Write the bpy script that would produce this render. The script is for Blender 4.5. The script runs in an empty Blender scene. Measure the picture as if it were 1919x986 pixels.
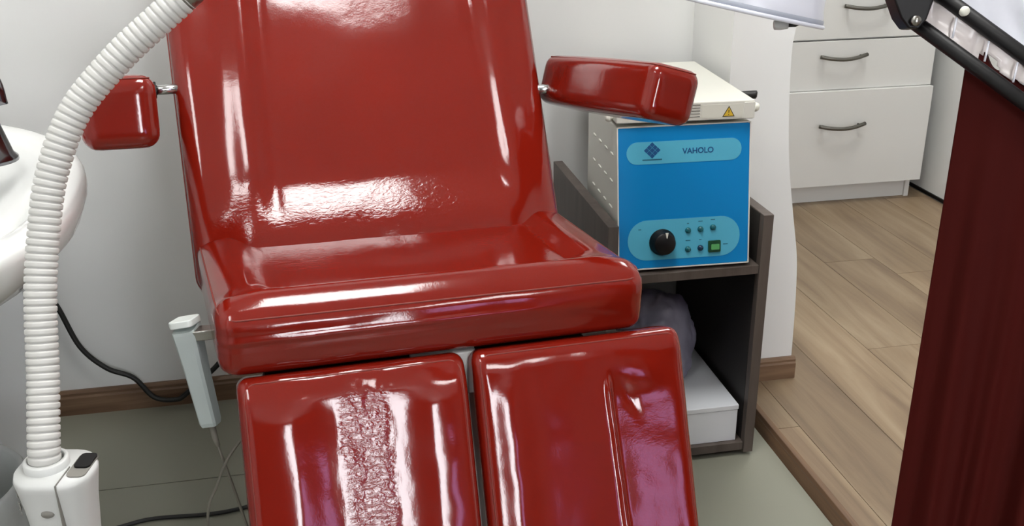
import bpy, bmesh, math, random
from mathutils import Vector, Matrix, noise, Euler

# ------------------------------------------------------------------ camera, world, lights, exposure
S = bpy.context.scene
COL = S.collection
PITCH, YAW, ROLL = math.radians(22.1), math.radians(10.8), math.radians(-0.6)
fw = Vector((math.sin(YAW)*math.cos(PITCH), math.cos(YAW)*math.cos(PITCH), -math.sin(PITCH)))
r0 = Vector((math.cos(YAW), -math.sin(YAW), 0)); u0 = r0.cross(fw)
cr = math.cos(ROLL)*r0 + math.sin(ROLL)*u0
cu = -math.sin(ROLL)*r0 + math.cos(ROLL)*u0
cam_d = bpy.data.cameras.new('camera'); cam = bpy.data.objects.new('camera', cam_d); COL.objects.link(cam)
cam.matrix_world = Matrix(((cr.x, cu.x, -fw.x, 0), (cr.y, cu.y, -fw.y, 0), (cr.z, cu.z, -fw.z, 1.25), (0, 0, 0, 1)))
cam_d.sensor_width = 36; cam_d.lens = 36*1900/1919; cam_d.clip_start = 0.02
S.camera = cam
w = bpy.data.worlds.new('world'); S.world = w; w.use_nodes = True
w.node_tree.nodes['Background'].inputs[0].default_value = (0.75, 0.85, 1, 1)
w.node_tree.nodes['Background'].inputs[1].default_value = 1.0
S.view_settings.view_transform = 'Standard'; S.view_settings.look = 'None'
S.view_settings.exposure = 0.0; S.view_settings.gamma = 1.0
S.view_settings.use_curve_mapping = False
CEIL = 2.6
PANELS = [(-0.66, 0.35, 17.0, .32), (0.28, 1.30, 25.0, .60), (1.20, -0.70, 18.0, .60), (1.6, 2.55, 19.0, .60)]     # ceiling light panels: x, y, strength, width
WINDOWS = [(0.68, 1.30, 0.8, 2.25, 22.0), (1.74, 2.18, 0.50, 1.50, 5.5)]   # x0, x1, z0, z1, strength, in the wall behind the camera; second is an added lavender glow

# ------------------------------------------------------------------ helpers
def lin(c):
    c /= 255.0
    return c/12.92 if c <= .04045 else ((c+.055)/1.055)**2.4
def rgb(r, g, b): return (lin(r), lin(g), lin(b), 1)
def mat(name, color, rough=.5, metal=0, bump=0, bscale=60, var=0, vscale=4, emit=0, spec=.5, coat=0, trans=0, alpha=1, detail=3, stretch=None):
    m = bpy.data.materials.new(name); m.use_nodes = True
    nt = m.node_tree; b = nt.nodes['Principled BSDF']
    b.inputs['Base Color'].default_value = color
    b.inputs['Roughness'].default_value = rough; b.inputs['Metallic'].default_value = metal
    b.inputs['Specular IOR Level'].default_value = spec
    b.inputs['Coat Weight'].default_value = coat; b.inputs['Transmission Weight'].default_value = trans
    b.inputs['Alpha'].default_value = alpha
    if emit:
        b.inputs['Emission Color'].default_value = color; b.inputs['Emission Strength'].default_value = emit
    tc = nt.nodes.new('ShaderNodeTexCoord'); mp = nt.nodes.new('ShaderNodeMapping')
    nt.links.new(tc.outputs['Object'], mp.inputs['Vector'])
    if stretch: mp.inputs['Scale'].default_value = stretch
    if bump:
        n = nt.nodes.new('ShaderNodeTexNoise'); n.inputs['Scale'].default_value = bscale; n.inputs['Detail'].default_value = detail
        nt.links.new(mp.outputs[0], n.inputs['Vector'])
        bp = nt.nodes.new('ShaderNodeBump'); bp.inputs['Strength'].default_value = bump; bp.inputs['Distance'].default_value = .002
        nt.links.new(n.outputs[0], bp.inputs['Height']); nt.links.new(bp.outputs[0], b.inputs['Normal'])
    n2 = nt.nodes.new('ShaderNodeTexNoise'); n2.inputs['Scale'].default_value = vscale; n2.inputs['Detail'].default_value = 4
    nt.links.new(mp.outputs[0], n2.inputs['Vector'])
    mx = nt.nodes.new('ShaderNodeMix'); mx.data_type = 'RGBA'
    mx.inputs[6].default_value = tuple(c*(1-var) for c in color[:3])+(1,)
    mx.inputs[7].default_value = tuple(min(1, c*(1+var)) for c in color[:3])+(1,)
    nt.links.new(n2.outputs[0], mx.inputs[0]); nt.links.new(mx.outputs[2], b.inputs['Base Color'])
    return m
def wood(name, dark, mid, light, rough=.4, scale=(14, 1.2, 14), bump=.08, per_object=True):
    m = bpy.data.materials.new(name); m.use_nodes = True; nt = m.node_tree; b = nt.nodes['Principled BSDF']
    tc = nt.nodes.new('ShaderNodeTexCoord'); mp = nt.nodes.new('ShaderNodeMapping'); mp.inputs['Scale'].default_value = scale
    oi = nt.nodes.new('ShaderNodeObjectInfo'); ad = nt.nodes.new('ShaderNodeVectorMath'); ad.operation = 'ADD'
    sc = nt.nodes.new('ShaderNodeVectorMath'); sc.operation = 'SCALE'; sc.inputs['Scale'].default_value = 40.0
    nt.links.new(oi.outputs['Random'], sc.inputs[0])
    nt.links.new(tc.outputs['Object'], mp.inputs['Vector']); nt.links.new(mp.outputs[0], ad.inputs[0])
    if per_object: nt.links.new(sc.outputs[0], ad.inputs[1])
    n = nt.nodes.new('ShaderNodeTexNoise'); n.inputs['Scale'].default_value = 1.0; n.inputs['Detail'].default_value = 6; n.inputs['Distortion'].default_value = .6
    n.inputs['Roughness'].default_value = .62
    nt.links.new(ad.outputs[0], n.inputs['Vector'])
    cr_ = nt.nodes.new('ShaderNodeValToRGB'); e = cr_.color_ramp.elements
    e[0].position = .28; e[0].color = dark; e[1].position = .72; e[1].color = light
    k = cr_.color_ramp.elements.new(.5); k.color = mid
    nt.links.new(n.outputs[0], cr_.inputs[0])
    hs = nt.nodes.new('ShaderNodeHueSaturation'); mr = nt.nodes.new('ShaderNodeMapRange'); mr.inputs[3].default_value = .9; mr.inputs[4].default_value = 1.1
    nt.links.new(oi.outputs['Random'], mr.inputs[0]); nt.links.new(mr.outputs[0], hs.inputs['Value'])
    nt.links.new(cr_.outputs[0], hs.inputs['Color']); nt.links.new(hs.outputs[0], b.inputs['Base Color'])
    b.inputs['Roughness'].default_value = rough
    bp = nt.nodes.new('ShaderNodeBump'); bp.inputs['Strength'].default_value = bump; bp.inputs['Distance'].default_value = .002
    nt.links.new(n.outputs[0], bp.inputs['Height']); nt.links.new(bp.outputs[0], b.inputs['Normal'])
    return m
def leather(name, color, rough=.105):
    m = bpy.data.materials.new(name); m.use_nodes = True; nt = m.node_tree; b = nt.nodes['Principled BSDF']
    tc = nt.nodes.new('ShaderNodeTexCoord')
    b.inputs['Roughness'].default_value = rough; b.inputs['Specular IOR Level'].default_value = .47
    b.inputs['Coat Weight'].default_value = .10; b.inputs['Coat Roughness'].default_value = .08
    n0 = nt.nodes.new('ShaderNodeTexNoise'); n0.inputs['Scale'].default_value = 6; n0.inputs['Detail'].default_value = 5
    nt.links.new(tc.outputs['Object'], n0.inputs['Vector'])
    mx = nt.nodes.new('ShaderNodeMix'); mx.data_type = 'RGBA'
    mx.inputs[6].default_value = tuple(c*.86 for c in color[:3])+(1,); mx.inputs[7].default_value = tuple(c*1.14 for c in color[:3])+(1,)
    nt.links.new(n0.outputs[0], mx.inputs[0]); nt.links.new(mx.outputs[2], b.inputs['Base Color'])
    # fine grain
    g = nt.nodes.new('ShaderNodeTexNoise'); g.inputs['Scale'].default_value = 420; g.inputs['Detail'].default_value = 2
    nt.links.new(tc.outputs['Object'], g.inputs['Vector'])
    # soft wandering of the stretched skin
    s = nt.nodes.new('ShaderNodeTexNoise'); s.inputs['Scale'].default_value = 26; s.inputs['Detail'].default_value = 3
    nt.links.new(tc.outputs['Object'], s.inputs['Vector'])
    # crinkles, only where the mesh attribute says the skin is worn
    mp = nt.nodes.new('ShaderNodeMapping'); mp.inputs['Scale'].default_value = (85, 170, 170)
    nt.links.new(tc.outputs['Object'], mp.inputs['Vector'])
    c = nt.nodes.new('ShaderNodeTexNoise'); c.inputs['Scale'].default_value = 1; c.inputs['Detail'].default_value = 3; c.inputs['Distortion'].default_value = 1.2
    nt.links.new(mp.outputs[0], c.inputs['Vector'])
    at = nt.nodes.new('ShaderNodeAttribute'); at.attribute_name = 'crinkle'
    mu = nt.nodes.new('ShaderNodeMath'); mu.operation = 'MULTIPLY'
    nt.links.new(c.outputs[0], mu.inputs[0]); nt.links.new(at.outputs['Fac'], mu.inputs[1])
    b1 = nt.nodes.new('ShaderNodeBump'); b1.inputs['Strength'].default_value = .06; b1.inputs['Distance'].default_value = .0006
    b2 = nt.nodes.new('ShaderNodeBump'); b2.inputs['Strength'].default_value = .07; b2.inputs['Distance'].default_value = .004
    b3 = nt.nodes.new('ShaderNodeBump'); b3.inputs['Strength'].default_value = .35; b3.inputs['Distance'].default_value = .0022
    nt.links.new(g.outputs[0], b1.inputs['Height']); nt.links.new(s.outputs[0], b2.inputs['Height']); nt.links.new(mu.outputs[0], b3.inputs['Height'])
    nt.links.new(b1.outputs[0], b2.inputs['Normal']); nt.links.new(b2.outputs[0], b3.inputs['Normal']); nt.links.new(b3.outputs[0], b.inputs['Normal'])
    nt.links.new(b3.outputs[0], b.inputs['Coat Normal'])
    return m

M = {}
M['leather'] = leather('red_leather', (.185, .0085, .0035, 1))
M['seam'] = mat('seam_thread', rgb(120, 45, 35), .5, var=.2, vscale=200)
M['wall'] = mat('wall_paint', rgb(228, 229, 227), .6, bump=.05, bscale=120, var=.02, vscale=3)
M['taupe'] = mat('taupe_wall_paint', rgb(96, 88, 82), .7)  # dark colour stands in for a dim room in the leather's reflections
M['ceiling'] = mat('ceiling_paint', rgb(235, 235, 232), .8)
M['tile'] = mat('floor_tile', rgb(140, 140, 126), .35, var=.06, vscale=3, bump=.03, bscale=20)
M['grout'] = mat('tile_grout', rgb(92, 92, 84), .8)
M['plank'] = wood('laminate', rgb(112, 92, 72), rgb(140, 119, 94), rgb(163, 144, 118), .42)
M['trimwood'] = wood('trim_wood', rgb(84, 62, 46), rgb(112, 86, 64), rgb(134, 108, 84), .45, (2.0, 30, 30))
M['stepwood'] = wood('step_wood', rgb(84, 62, 46), rgb(110, 84, 62), rgb(134, 106, 80), .5, (30, 2.0, 30))
M['ashwood'] = wood('shelf_board', rgb(66, 58, 53), rgb(84, 75, 69), rgb(98, 89, 82), .5, (18, 18, 1.6), bump=.04)
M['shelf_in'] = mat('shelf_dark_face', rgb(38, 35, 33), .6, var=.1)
M['white'] = mat('white_lacquer', rgb(206, 207, 202), .35)
M['cab'] = mat('cabinet_white', rgb(216, 216, 212), .4, var=.01)
M['chrome'] = mat('brushed_metal', rgb(150, 148, 142), .3, metal=1, bump=.1, bscale=200)
M['handle'] = mat('handle_metal', rgb(108, 106, 100), .42, metal=1, bump=.15, bscale=220)
M['steel'] = mat('bright_steel', rgb(200, 200, 200), .15, metal=1)
M['ceramic'] = mat('ceramic', rgb(250, 252, 250), .12, coat=.5)
M['plastic'] = mat('grey_white_plastic', rgb(205, 207, 205), .4)
M['hose'] = mat('hose_plastic', rgb(204, 204, 200), .42)
M['handset'] = mat('handset_plastic', rgb(176, 186, 184), .45)
M['handset_top'] = mat('handset_cap', rgb(225, 232, 228), .4)
M['black'] = mat('black_enamel', rgb(12, 11, 12), .42, var=.1, spec=.3)
M['rubber'] = mat('black_rubber', rgb(22, 22, 20), .5)
M['cable'] = mat('grey_cable', rgb(120, 116, 106), .5)
M['cream'] = mat('cream_metal', rgb(226, 226, 216), .4, bump=.02, bscale=150, var=.02)
M['blue'] = mat('blue_panel', rgb(2, 132, 200), .4, var=.03, vscale=6, spec=.25)
M['lightblue'] = mat('light_blue_print', rgb(88, 180, 210), .4, var=.05, vscale=20, spec=.25)
M['inkblue'] = mat('blue_ink', rgb(16, 84, 138), .5)
M['ink'] = mat('grey_ink', rgb(30, 100, 125), .5)
M['teal'] = mat('teal_lamp', rgb(20, 100, 110), .25)
M['darkblue'] = mat('navy_lamp', rgb(12, 55, 85), .25)
M['green'] = mat('green_switch', rgb(12, 72, 40), .3)
M['greenlight'] = mat('green_lit', rgb(90, 170, 100), .3)
M['yellow'] = mat('warning_yellow', rgb(226, 190, 60), .5)
M['label'] = mat('sticker_white', rgb(226, 226, 214), .5)
M['darkline'] = mat('dark_print', rgb(60, 55, 40), .6)
M['grey_line'] = mat('grey_slot', rgb(130, 128, 122), .6)
M['whitebox'] = mat('white_card', rgb(232, 236, 240), .5)
M['bag'] = mat('lavender_bag', rgb(158, 158, 176), .45, bump=.5, bscale=25, var=.12, vscale=9)
M['liner'] = mat('grey_liner', rgb(190, 194, 192), .3, bump=.6, bscale=30, var=.15, vscale=12)
M['film'] = mat('plastic_film', rgb(218, 210, 207), .25, bump=.5, bscale=14, var=.03, alpha=.9)
M['cover'] = mat('white_sheet', rgb(222, 224, 232), .35, bump=.2, bscale=18, var=.03)
M['lamp'] = mat('lamp_white', rgb(226, 228, 238), .3)
M['lampgrey'] = mat('lamp_groove', rgb(165, 170, 182), .4)
M['cloth'] = mat('dark_red_cloth', (.052, .0034, .0022, 1), .7, spec=.12, bump=.12, bscale=700, var=.28, vscale=1.0, stretch=(40, 40, .6))
M['panel'] = mat('lamp_panel', (1, .97, .92, 1), .5, emit=1)
M['glow'] = {}
M['frame'] = mat('window_frame_white', rgb(225, 225, 225), .4)

def finish(o, smooth, angle=None):
    for p in o.data.polygons: p.use_smooth = smooth
def obj(name, bm, m, parent=None, smooth=False, loc=None, bevel=0, recalc=True):
    if recalc: bmesh.ops.recalc_face_normals(bm, faces=bm.faces)
    me = bpy.data.meshes.new(name); bm.to_mesh(me); bm.free()
    me.materials.append(m)
    o = bpy.data.objects.new(name, me); COL.objects.link(o)
    for p in me.polygons: p.use_smooth = smooth
    if parent: o.parent = parent
    if loc: o.location = loc
    if bevel:
        md = o.modifiers.new('bevel', 'BEVEL'); md.width = bevel; md.segments = 2; md.limit_method = 'ANGLE'
        for p in me.polygons: p.use_smooth = True
        md.harden_normals = True
    return o
def tag(o, label, cat, group=None, kind=None):
    o['label'] = label; o['category'] = cat
    if group: o['group'] = group
    if kind: o['kind'] = kind
    return o
def thing(name, label, cat, loc=(0, 0, 0), rotz=0, group=None):
    o = bpy.data.objects.new(name, None); COL.objects.link(o); o.location = loc; o.rotation_euler = (0, 0, rotz)
    o.empty_display_size = .1
    return tag(o, label, cat, group)
def struct(o): o['kind'] = 'structure'; return o
def box(bm, x0, x1, y0, y1, z0, z1, X=None):
    vs = [bm.verts.new(Vector(p) if X is None else X @ Vector(p)) for p in
          ((x0, y0, z0), (x1, y0, z0), (x1, y1, z0), (x0, y1, z0), (x0, y0, z1), (x1, y0, z1), (x1, y1, z1), (x0, y1, z1))]
    for f in ((0, 3, 2, 1), (4, 5, 6, 7), (0, 1, 5, 4), (1, 2, 6, 5), (2, 3, 7, 6), (3, 0, 4, 7)): bm.faces.new([vs[i] for i in f])
    return bm
def B(*a, X=None): return box(bmesh.new(), *a, X=X)
def prism(bm, pts, d0, d1, X=None):
    """pts: 2D outline (a, b); extruded along the third axis c from d0 to d1; X maps (a, b, c) to space"""
    X = X or Matrix.Identity(4)
    lo = [bm.verts.new(X @ Vector((a, b, d0))) for a, b in pts]; hi = [bm.verts.new(X @ Vector((a, b, d1))) for a, b in pts]
    n = len(pts)
    bm.faces.new(lo[::-1]); bm.faces.new(hi)
    for i in range(n): bm.faces.new((lo[i], lo[(i+1) % n], hi[(i+1) % n], hi[i]))
    return bm
def smooth_path(pts, sub=8):
    P = [Vector(p) for p in pts]
    if len(P) < 3: return P
    P = [2*P[0]-P[1]] + P + [2*P[-1]-P[-2]]; out = []
    for i in range(1, len(P)-2):
        for k in range(sub):
            t = k/sub; a, b, c, d = P[i-1:i+3]
            out.append(.5*((2*b)+(c-a)*t+(2*a-5*b+4*c-d)*t*t+(3*b-a-3*c+d)*t**3))
    out.append(P[-2]); return out
def tube(bm, path, r, seg=10, closed=False, cap=True):
    """r a number or function of (index, length-so-far)"""
    n = len(path); rings = []; s = 0; up = Vector((.13, .27, .95)).normalized()
    for i, p in enumerate(path):
        a = path[(i-1) % n] if (closed or i > 0) else path[0]; b = path[(i+1) % n] if (closed or i < n-1) else path[-1]
        t = (b-a).normalized()
        if i > 0: s += (p-path[i-1]).length
        x = up.cross(t)
        if x.length < 1e-4: x = Vector((1, 0, 0)).cross(t)
        x.normalize(); y = t.cross(x); up = y
        # parallel transport keeps the frame steady
        rr = r(i, s) if callable(r) else r
        rings.append([bm.verts.new(p + rr*(math.cos(q*2*math.pi/seg)*x + math.sin(q*2*math.pi/seg)*y)) for q in range(seg)])
        up = y
    m = n if closed else n-1
    for i in range(m):
        A, C_ = rings[i], rings[(i+1) % n]
        for q in range(seg): bm.faces.new((A[q], A[(q+1) % seg], C_[(q+1) % seg], C_[q]))
    if cap and not closed:
        bm.faces.new(rings[0][::-1]); bm.faces.new(rings[-1])
    return bm
def T(path, r, seg=10, **k): return tube(bmesh.new(), path, r, seg, **k)
def lathe(bm, prof, seg=32, X=None, cap=True):
    X = X or Matrix.Identity(4); rings = []
    for r, z in prof:
        if r < 1e-5: rings.append([bm.verts.new(X @ Vector((0, 0, z)))])
        else: rings.append([bm.verts.new(X @ Vector((r*math.cos(q*2*math.pi/seg), r*math.sin(q*2*math.pi/seg), z))) for q in range(seg)])
    for A, C_ in zip(rings, rings[1:]):
        for q in range(seg):
            q2 = (q+1) % seg
            if len(A) == 1 and len(C_) == 1: continue
            if len(A) == 1: bm.faces.new((A[0], C_[q], C_[q2]))
            elif len(C_) == 1: bm.faces.new((A[q], A[q2], C_[0]))
            else: bm.faces.new((A[q], A[q2], C_[q2], C_[q]))
    if cap:
        if len(rings[0]) > 1: bm.faces.new(rings[0][::-1])
        if len(rings[-1]) > 1: bm.faces.new(rings[-1])
    return bm
def L(prof, seg=32, X=None, cap=True): return lathe(bmesh.new(), prof, seg, X, cap)
def frame(o, z, x=None):
    """matrix whose Z axis is z and X close to x, at o"""
    z = Vector(z).normalized(); x = Vector(x) if x is not None else (Vector((1, 0, 0)) if abs(z.x) < .9 else Vector((0, 1, 0)))
    y = z.cross(x).normalized(); x = y.cross(z)
    return Matrix(((x.x, y.x, z.x, o[0]), (x.y, y.y, z.y, o[1]), (x.z, y.z, z.z, o[2]), (0, 0, 0, 1)))
def sstep(a, b, x):
    t = max(0, min(1, (x-a)/(b-a))); return t*t*(3-2*t)
def gs(x, c, s): return math.exp(-((x-c)/s)**2)
def cushion(w, l, h, r, nx, ny, nz, fn, X, crinkle=None):
    """pillow box w (x) by l (y) by h (z), rounded by r; fn(x, y, z, p) returns the moved point; X places it"""
    def coords(a, n):
        k = [-a + 2*a*i/n for i in range(n+1)]
        e = [(-a + r*(1-math.cos(math.pi/2*i/6))) for i in range(1, 6)]
        k = [c for c in k if abs(c) > a-1e-9 or abs(c) < a-r*.98] + e + [-c for c in e]
        return sorted(k)
    a, b, c = w/2, l/2, h/2
    xs, ys, zs = coords(a, nx), coords(b, ny), coords(c, nz)
    bm = bmesh.new(); vmap = {}
    lay = bm.verts.layers.float.new('crinkle')
    def V(x, y, z):
        key = (round(x, 6), round(y, 6), round(z, 6))
        v = vmap.get(key)
        if v: return v
        q = Vector((max(-a+r, min(a-r, x)), max(-b+r, min(b-r, y)), max(-c+r, min(c-r, z))))
        d = Vector((x, y, z))-q
        p = q + d.normalized()*r if d.length > 1e-9 else Vector((x, y, z))
        p2 = fn(p)
        v = bm.verts.new(X @ p2); v[lay] = crinkle(p) if crinkle else 0.0
        vmap[key] = v; return v
    def face(grid):
        for i in range(len(grid)-1):
            for j in range(len(grid[0])-1):
                bm.faces.new((grid[i][j], grid[i+1][j], grid[i+1][j+1], grid[i][j+1]))
    for z in (-c, c): face([[V(x, y, z) for y in ys] for x in xs])
    for y in (-b, b): face([[V(x, y, z) for z in zs] for x in xs])
    for x in (-a, a): face([[V(x, y, z) for z in zs] for y in ys])
    return bm
def rrect(w, l, r, seg=6):
    out = []
    for cx, cy, a0 in ((w/2-r, l/2-r, 0), (-w/2+r, l/2-r, 90), (-w/2+r, -l/2+r, 180), (w/2-r, -l/2+r, 270)):
        for k in range(seg+1):
            t = math.radians(a0+90*k/seg); out.append((cx+r*math.cos(t), cy+r*math.sin(t)))
    return out
def text_mesh(name, s, size, X, m, parent, depth=.0006, bold=0):
    cu_ = bpy.data.curves.new('tmp', 'FONT'); cu_.body = s; cu_.size = size; cu_.extrude = depth/2; cu_.align_x = 'CENTER'; cu_.align_y = 'CENTER'
    cu_.offset = bold
    t = bpy.data.objects.new('tmp', cu_); COL.objects.link(t)
    dg = bpy.context.evaluated_depsgraph_get(); me = bpy.data.meshes.new_from_object(t.evaluated_get(dg))
    bpy.data.objects.remove(t); me.transform(X); me.name = name; me.materials.clear(); me.materials.append(m)
    o = bpy.data.objects.new(name, me); COL.objects.link(o); o.parent = parent
    return o

# ------------------------------------------------------------------ the room
YB = 2.306            # back wall
XL, XR, YF, YH = -1.0, 2.235, -3.2, 3.95
PX, PY = 0.883, 2.07  # left face and end face of the dividing wall
STEP = 0.03
floor = struct(obj('floor', B(XL-.1, .94, YF-.1, YB+.1, -.06, -.006), M['grout']))
rnd = random.Random(4)
TS = .6
tile_me = {}
xj = [-1.35+TS*i for i in range(5)]; yj = [1.95-TS*i for i in range(-1, 9)]
for x in xj:
    for y in yj:
        x0, x1 = max(x, XL)+.0015, min(x+TS, .936)-.0015; y0, y1 = max(y-TS, YF)+.0015, min(y, YB)-.0015
        if x1-x0 < .02 or y1-y0 < .02: continue
        k = (round(x1-x0, 3), round(y1-y0, 3))
        if k not in tile_me:
            o = obj('tile', B(-k[0]/2, k[0]/2, -k[1]/2, k[1]/2, -.008, 0), M['tile'], floor); tile_me[k] = o.data
        else:
            o = bpy.data.objects.new('tile', tile_me[k]); COL.objects.link(o); o.parent = floor
        o.location = ((x0+x1)/2, (y0+y1)/2, 0)
hall = struct(obj('floor_hall', B(.945, XR+.05, YF-.1, YH+.1, -.06, STEP-.008), M['grout']))
plank_me = {}
pw, pl_ = .173, 1.29
shift = {0: .55, 1: .95, 2: .2, 3: 2.16, 4: 1.45, 5: 2.61, 6: 1.15, 7: .7, 8: 1.7}
for i in range(8):
    x0 = .841+pw*i; x1 = min(x0+pw, XR); x0 = max(x0, .9535)
    y = (shift[i]-YF) % pl_ + YF - pl_
    while y < YH:
        y0, y1 = max(y, YF), min(y+pl_, YH); y += pl_
        if y1-y0 < .03 or x1-x0 < .01: continue
        k = (round(x1-x0-.0014, 4), round(y1-y0-.0014, 4))
        if k not in plank_me:
            o = obj('plank', B(-k[0]/2, k[0]/2, -k[1]/2, k[1]/2, -.009, 0), M['plank'], hall); plank_me[k] = o.data
        else:
            o = bpy.data.objects.new('plank', plank_me[k]); COL.objects.link(o); o.parent = hall
        o.location = ((x0+x1)/2, (y0+y1)/2, STEP)
# sloping wooden nosing between the tiles and the raised laminate
struct(obj('trim_1', prism(bmesh.new(), [(.936, 0), (.949, STEP+.001), (.962, STEP+.002), (.962, -.004), (.936, -.004)], -(PY+.004), -YF,
                           Matrix(((1, 0, 0, 0), (0, 0, -1, 0), (0, 1, 0, 0), (0, 0, 0, 1)))), M['stepwood'], bevel=.0015))
struct(obj('ceiling', B(XL-.1, XR+.1, YF-.1, YH+.1, CEIL, CEIL+.05), M['ceiling']))
struct(obj('wall_back', B(XL-.1, PX+.02, YB, YB+.1, -.05, CEIL), M['wall']))
struct(obj('wall_left', B(XL-.1, XL, YF-.1, YB, -.05, CEIL), M['wall']))
struct(obj('wall_right', B(XR, XR+.1, .2, YH+.1, -.05, CEIL), M['wall']))
struct(obj('wall_right_rear', B(XR, XR+.1, YF-.1, .2, -.05, CEIL), M['taupe']))  # unseen rear stretch, coloured dark to keep the leather's reflections dim
struct(obj('wall_hall', B(PX+.05, XR, YH, YH+.1, -.05, CEIL), M['wall']))
# dividing wall with a gently waved free edge
wave = [(-.05, 1.105), (.05, 1.098), (.138, 1.096), (.254, 1.092), (.353, 1.084), (.449, 1.066), (.582, 1.042), (.708, 1.029), (.829, 1.023), (.887, 1.027), (1.0, 1.045), (1.15, 1.062), (1.35, 1.052), (1.6, 1.03), (1.9, 1.04), (2.3, 1.06), (CEIL, 1.05)]
wp = smooth_path([(x, 0, z) for z, x in wave], 4)
bm = bmesh.new()
prism(bm, [(PX, -.05)] + [(p.x, p.z) for p in wp] + [(PX, CEIL)], -(YB+.06), -PY, Matrix(((1, 0, 0, 0), (0, 0, -1, 0), (0, 1, 0, 0), (0, 0, 0, 1))))
box(bm, PX+.021, 1.0, YB+.06, YH, -.05, CEIL)
struct(obj('wall_divider', bm, M['wall']))
# wall behind the camera with openings for the window and the added lavender pane
bm = bmesh.new(); lx = XL-.1
for x0, x1, z0, z1, _ in WINDOWS:
    box(bm, lx, x0, YF-.1, YF, -.05, CEIL); box(bm, x0, x1, YF-.1, YF, -.05, z0); box(bm, x0, x1, YF-.1, YF, z1, CEIL); lx = x1
box(bm, lx, XR+.1, YF-.1, YF, -.05, CEIL)
struct(obj('wall_front', bm, M['taupe']))
for k, (x0, x1, z0, z1, st_) in enumerate(WINDOWS):
    gm = mat('window_daylight' if k == 0 else 'window_lavender_blind', (.93, .96, 1, 1) if k == 0 else (.60, .40, .80, 1), .5, emit=st_)  # second pane is added, its glow puts the purple reflection on the leather
    wn = struct(obj('window_%d' % (k+1), B(x0, x1, YF-.09, YF-.08, z0, z1), gm))
    bm = bmesh.new()
    for a in (x0, x1-.035): box(bm, a, a+.035, YF-.078, YF-.03, z0, z1)
    for a in (z0, z1-.035): box(bm, x0+.036, x1-.036, YF-.077, YF-.031, a, a+.035)
    obj('window_frame', bm, M['frame'], wn)
def board(x0, x1, y, z0, h, t=.014):
    """baseboard running along x, its face at y - t"""
    pr = [(0, 0), (-t, 0), (-t, h*.72), (-t*.8, h*.8), (-t*.8, h*.9), (-t*.45, h), (0, h)]
    return prism(bmesh.new(), [(y+a, z0+b) for a, b in pr], x0, x1, Matrix(((0, 0, 1, 0), (1, 0, 0, 0), (0, 1, 0, 0), (0, 0, 0, 1))))
struct(obj('baseboard_back', board(XL, PX, YB, 0, .062), M['trimwood']))
struct(obj('baseboard_divider', board(PX+.072, 1.104, PY, STEP, .056), M['trimwood']))
struct(obj('baseboard_right', B(XR-.006, XR, 1.0, YH, STEP, STEP+.012), M['black']))  # black strip standing in for the dark gap along the wall foot
# ceiling lights
for i, (x, y, s, pwd) in enumerate(PANELS):
    pm = mat('panel_light', (1, .99, .975, 1), .5, emit=s)
    t = thing('ceiling_light', 'square white ceiling light panel, number %s of four seen from the door' % ('one', 'two', 'three', 'four')[i], 'light', (x, y, CEIL), group='ceiling light panels')
    t['label'] = ('slim' if i == 0 else 'square') + ' white ceiling light panel ' + ('above the washbasin side of the room', 'above the step of the laminate floor', 'close to the two windows behind the camera', 'in the hall before the drawer cabinet')[i]
    obj('diffuser', B(-pwd/2+.01, pwd/2-.01, -.29, .29, -.03, -.012), pm, t)
    bm = bmesh.new()
    for q in (-1, 1): box(bm, -pwd/2-.01, pwd/2+.01, q*.30-.01, q*.30+.01, -.036, 0); box(bm, q*pwd/2-.01, q*pwd/2+.01, -.289, .289, -.036, 0)
    obj('light_frame', bm, M['white'], t)

# ------------------------------------------------------------------ the red treatment chair
CH = thing('treatment_chair', 'red leather reclining treatment chair with two split leg rests', 'chair', (.137, 1.2946, 0), math.radians(6.5))
U = Matrix.Translation((0, 0, .591)) @ Matrix.Rotation(math.radians(1.7), 4, 'Y')   # upholstery frame, seat a little lower on its right
LE = M['leather']
def fbm(x, y, z, s): return noise.noise(Vector((x*s, y*s, z*s)))
# seat : x -.305..+.315, y 0(front)..+.42
SW, SL, SH = .625, .44, .112
sc_x = .012
def seat_fn(p):
    u, v = p.x/(SW/2), (p.y+SL/2)/SL        # v: 0 front .. 1 back
    top = sstep(-SH/2, SH/2, p.z)
    dish = sstep(.10, .24, v)*(1-sstep(.70, .86, abs(u)))
    lip = gs(v, .11, .06)*(1-sstep(.8, 1, abs(u)))
    sidef = sstep(.76, .97, abs(u))*sstep(.02, .2, v)
    d = -.019*dish + .003*lip - .016*(1-sstep(0, .11, v)) - .022*v - .010*sidef
    d += .0009*fbm(p.x, p.y, 1, 9)*dish
    front = sstep(-SL/2+.05, -SL/2, p.y)
    q = Vector(p); q.z += d*top
    zz = (p.z+SH/2)/SH
    q.y += -front*(.006*gs(zz, .62, .22)*(1-u*u*.6) - .0035*gs(zz, .73+.03*u, .035)*(1-sstep(.3, .6, u)) - .0025*gs(zz, .55+.03*u, .04)*(1-sstep(0, .4, u)) + .0012*fbm(p.x*1.0, p.z*3, 5, 14))
    q.x *= 1 + .012*v
    q.x += -.018*v
    return q
XS = U @ Matrix.Translation((sc_x, SL/2, SH/2-.013))
obj('seat', cushion(SW, SL, SH, .026, 110, 70, 22, seat_fn, XS, lambda p: .5*sstep(0, .04, p.z)*gs(abs(p.x), .17, .08)*gs(p.y, .02, .08)), LE, CH, True)
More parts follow.
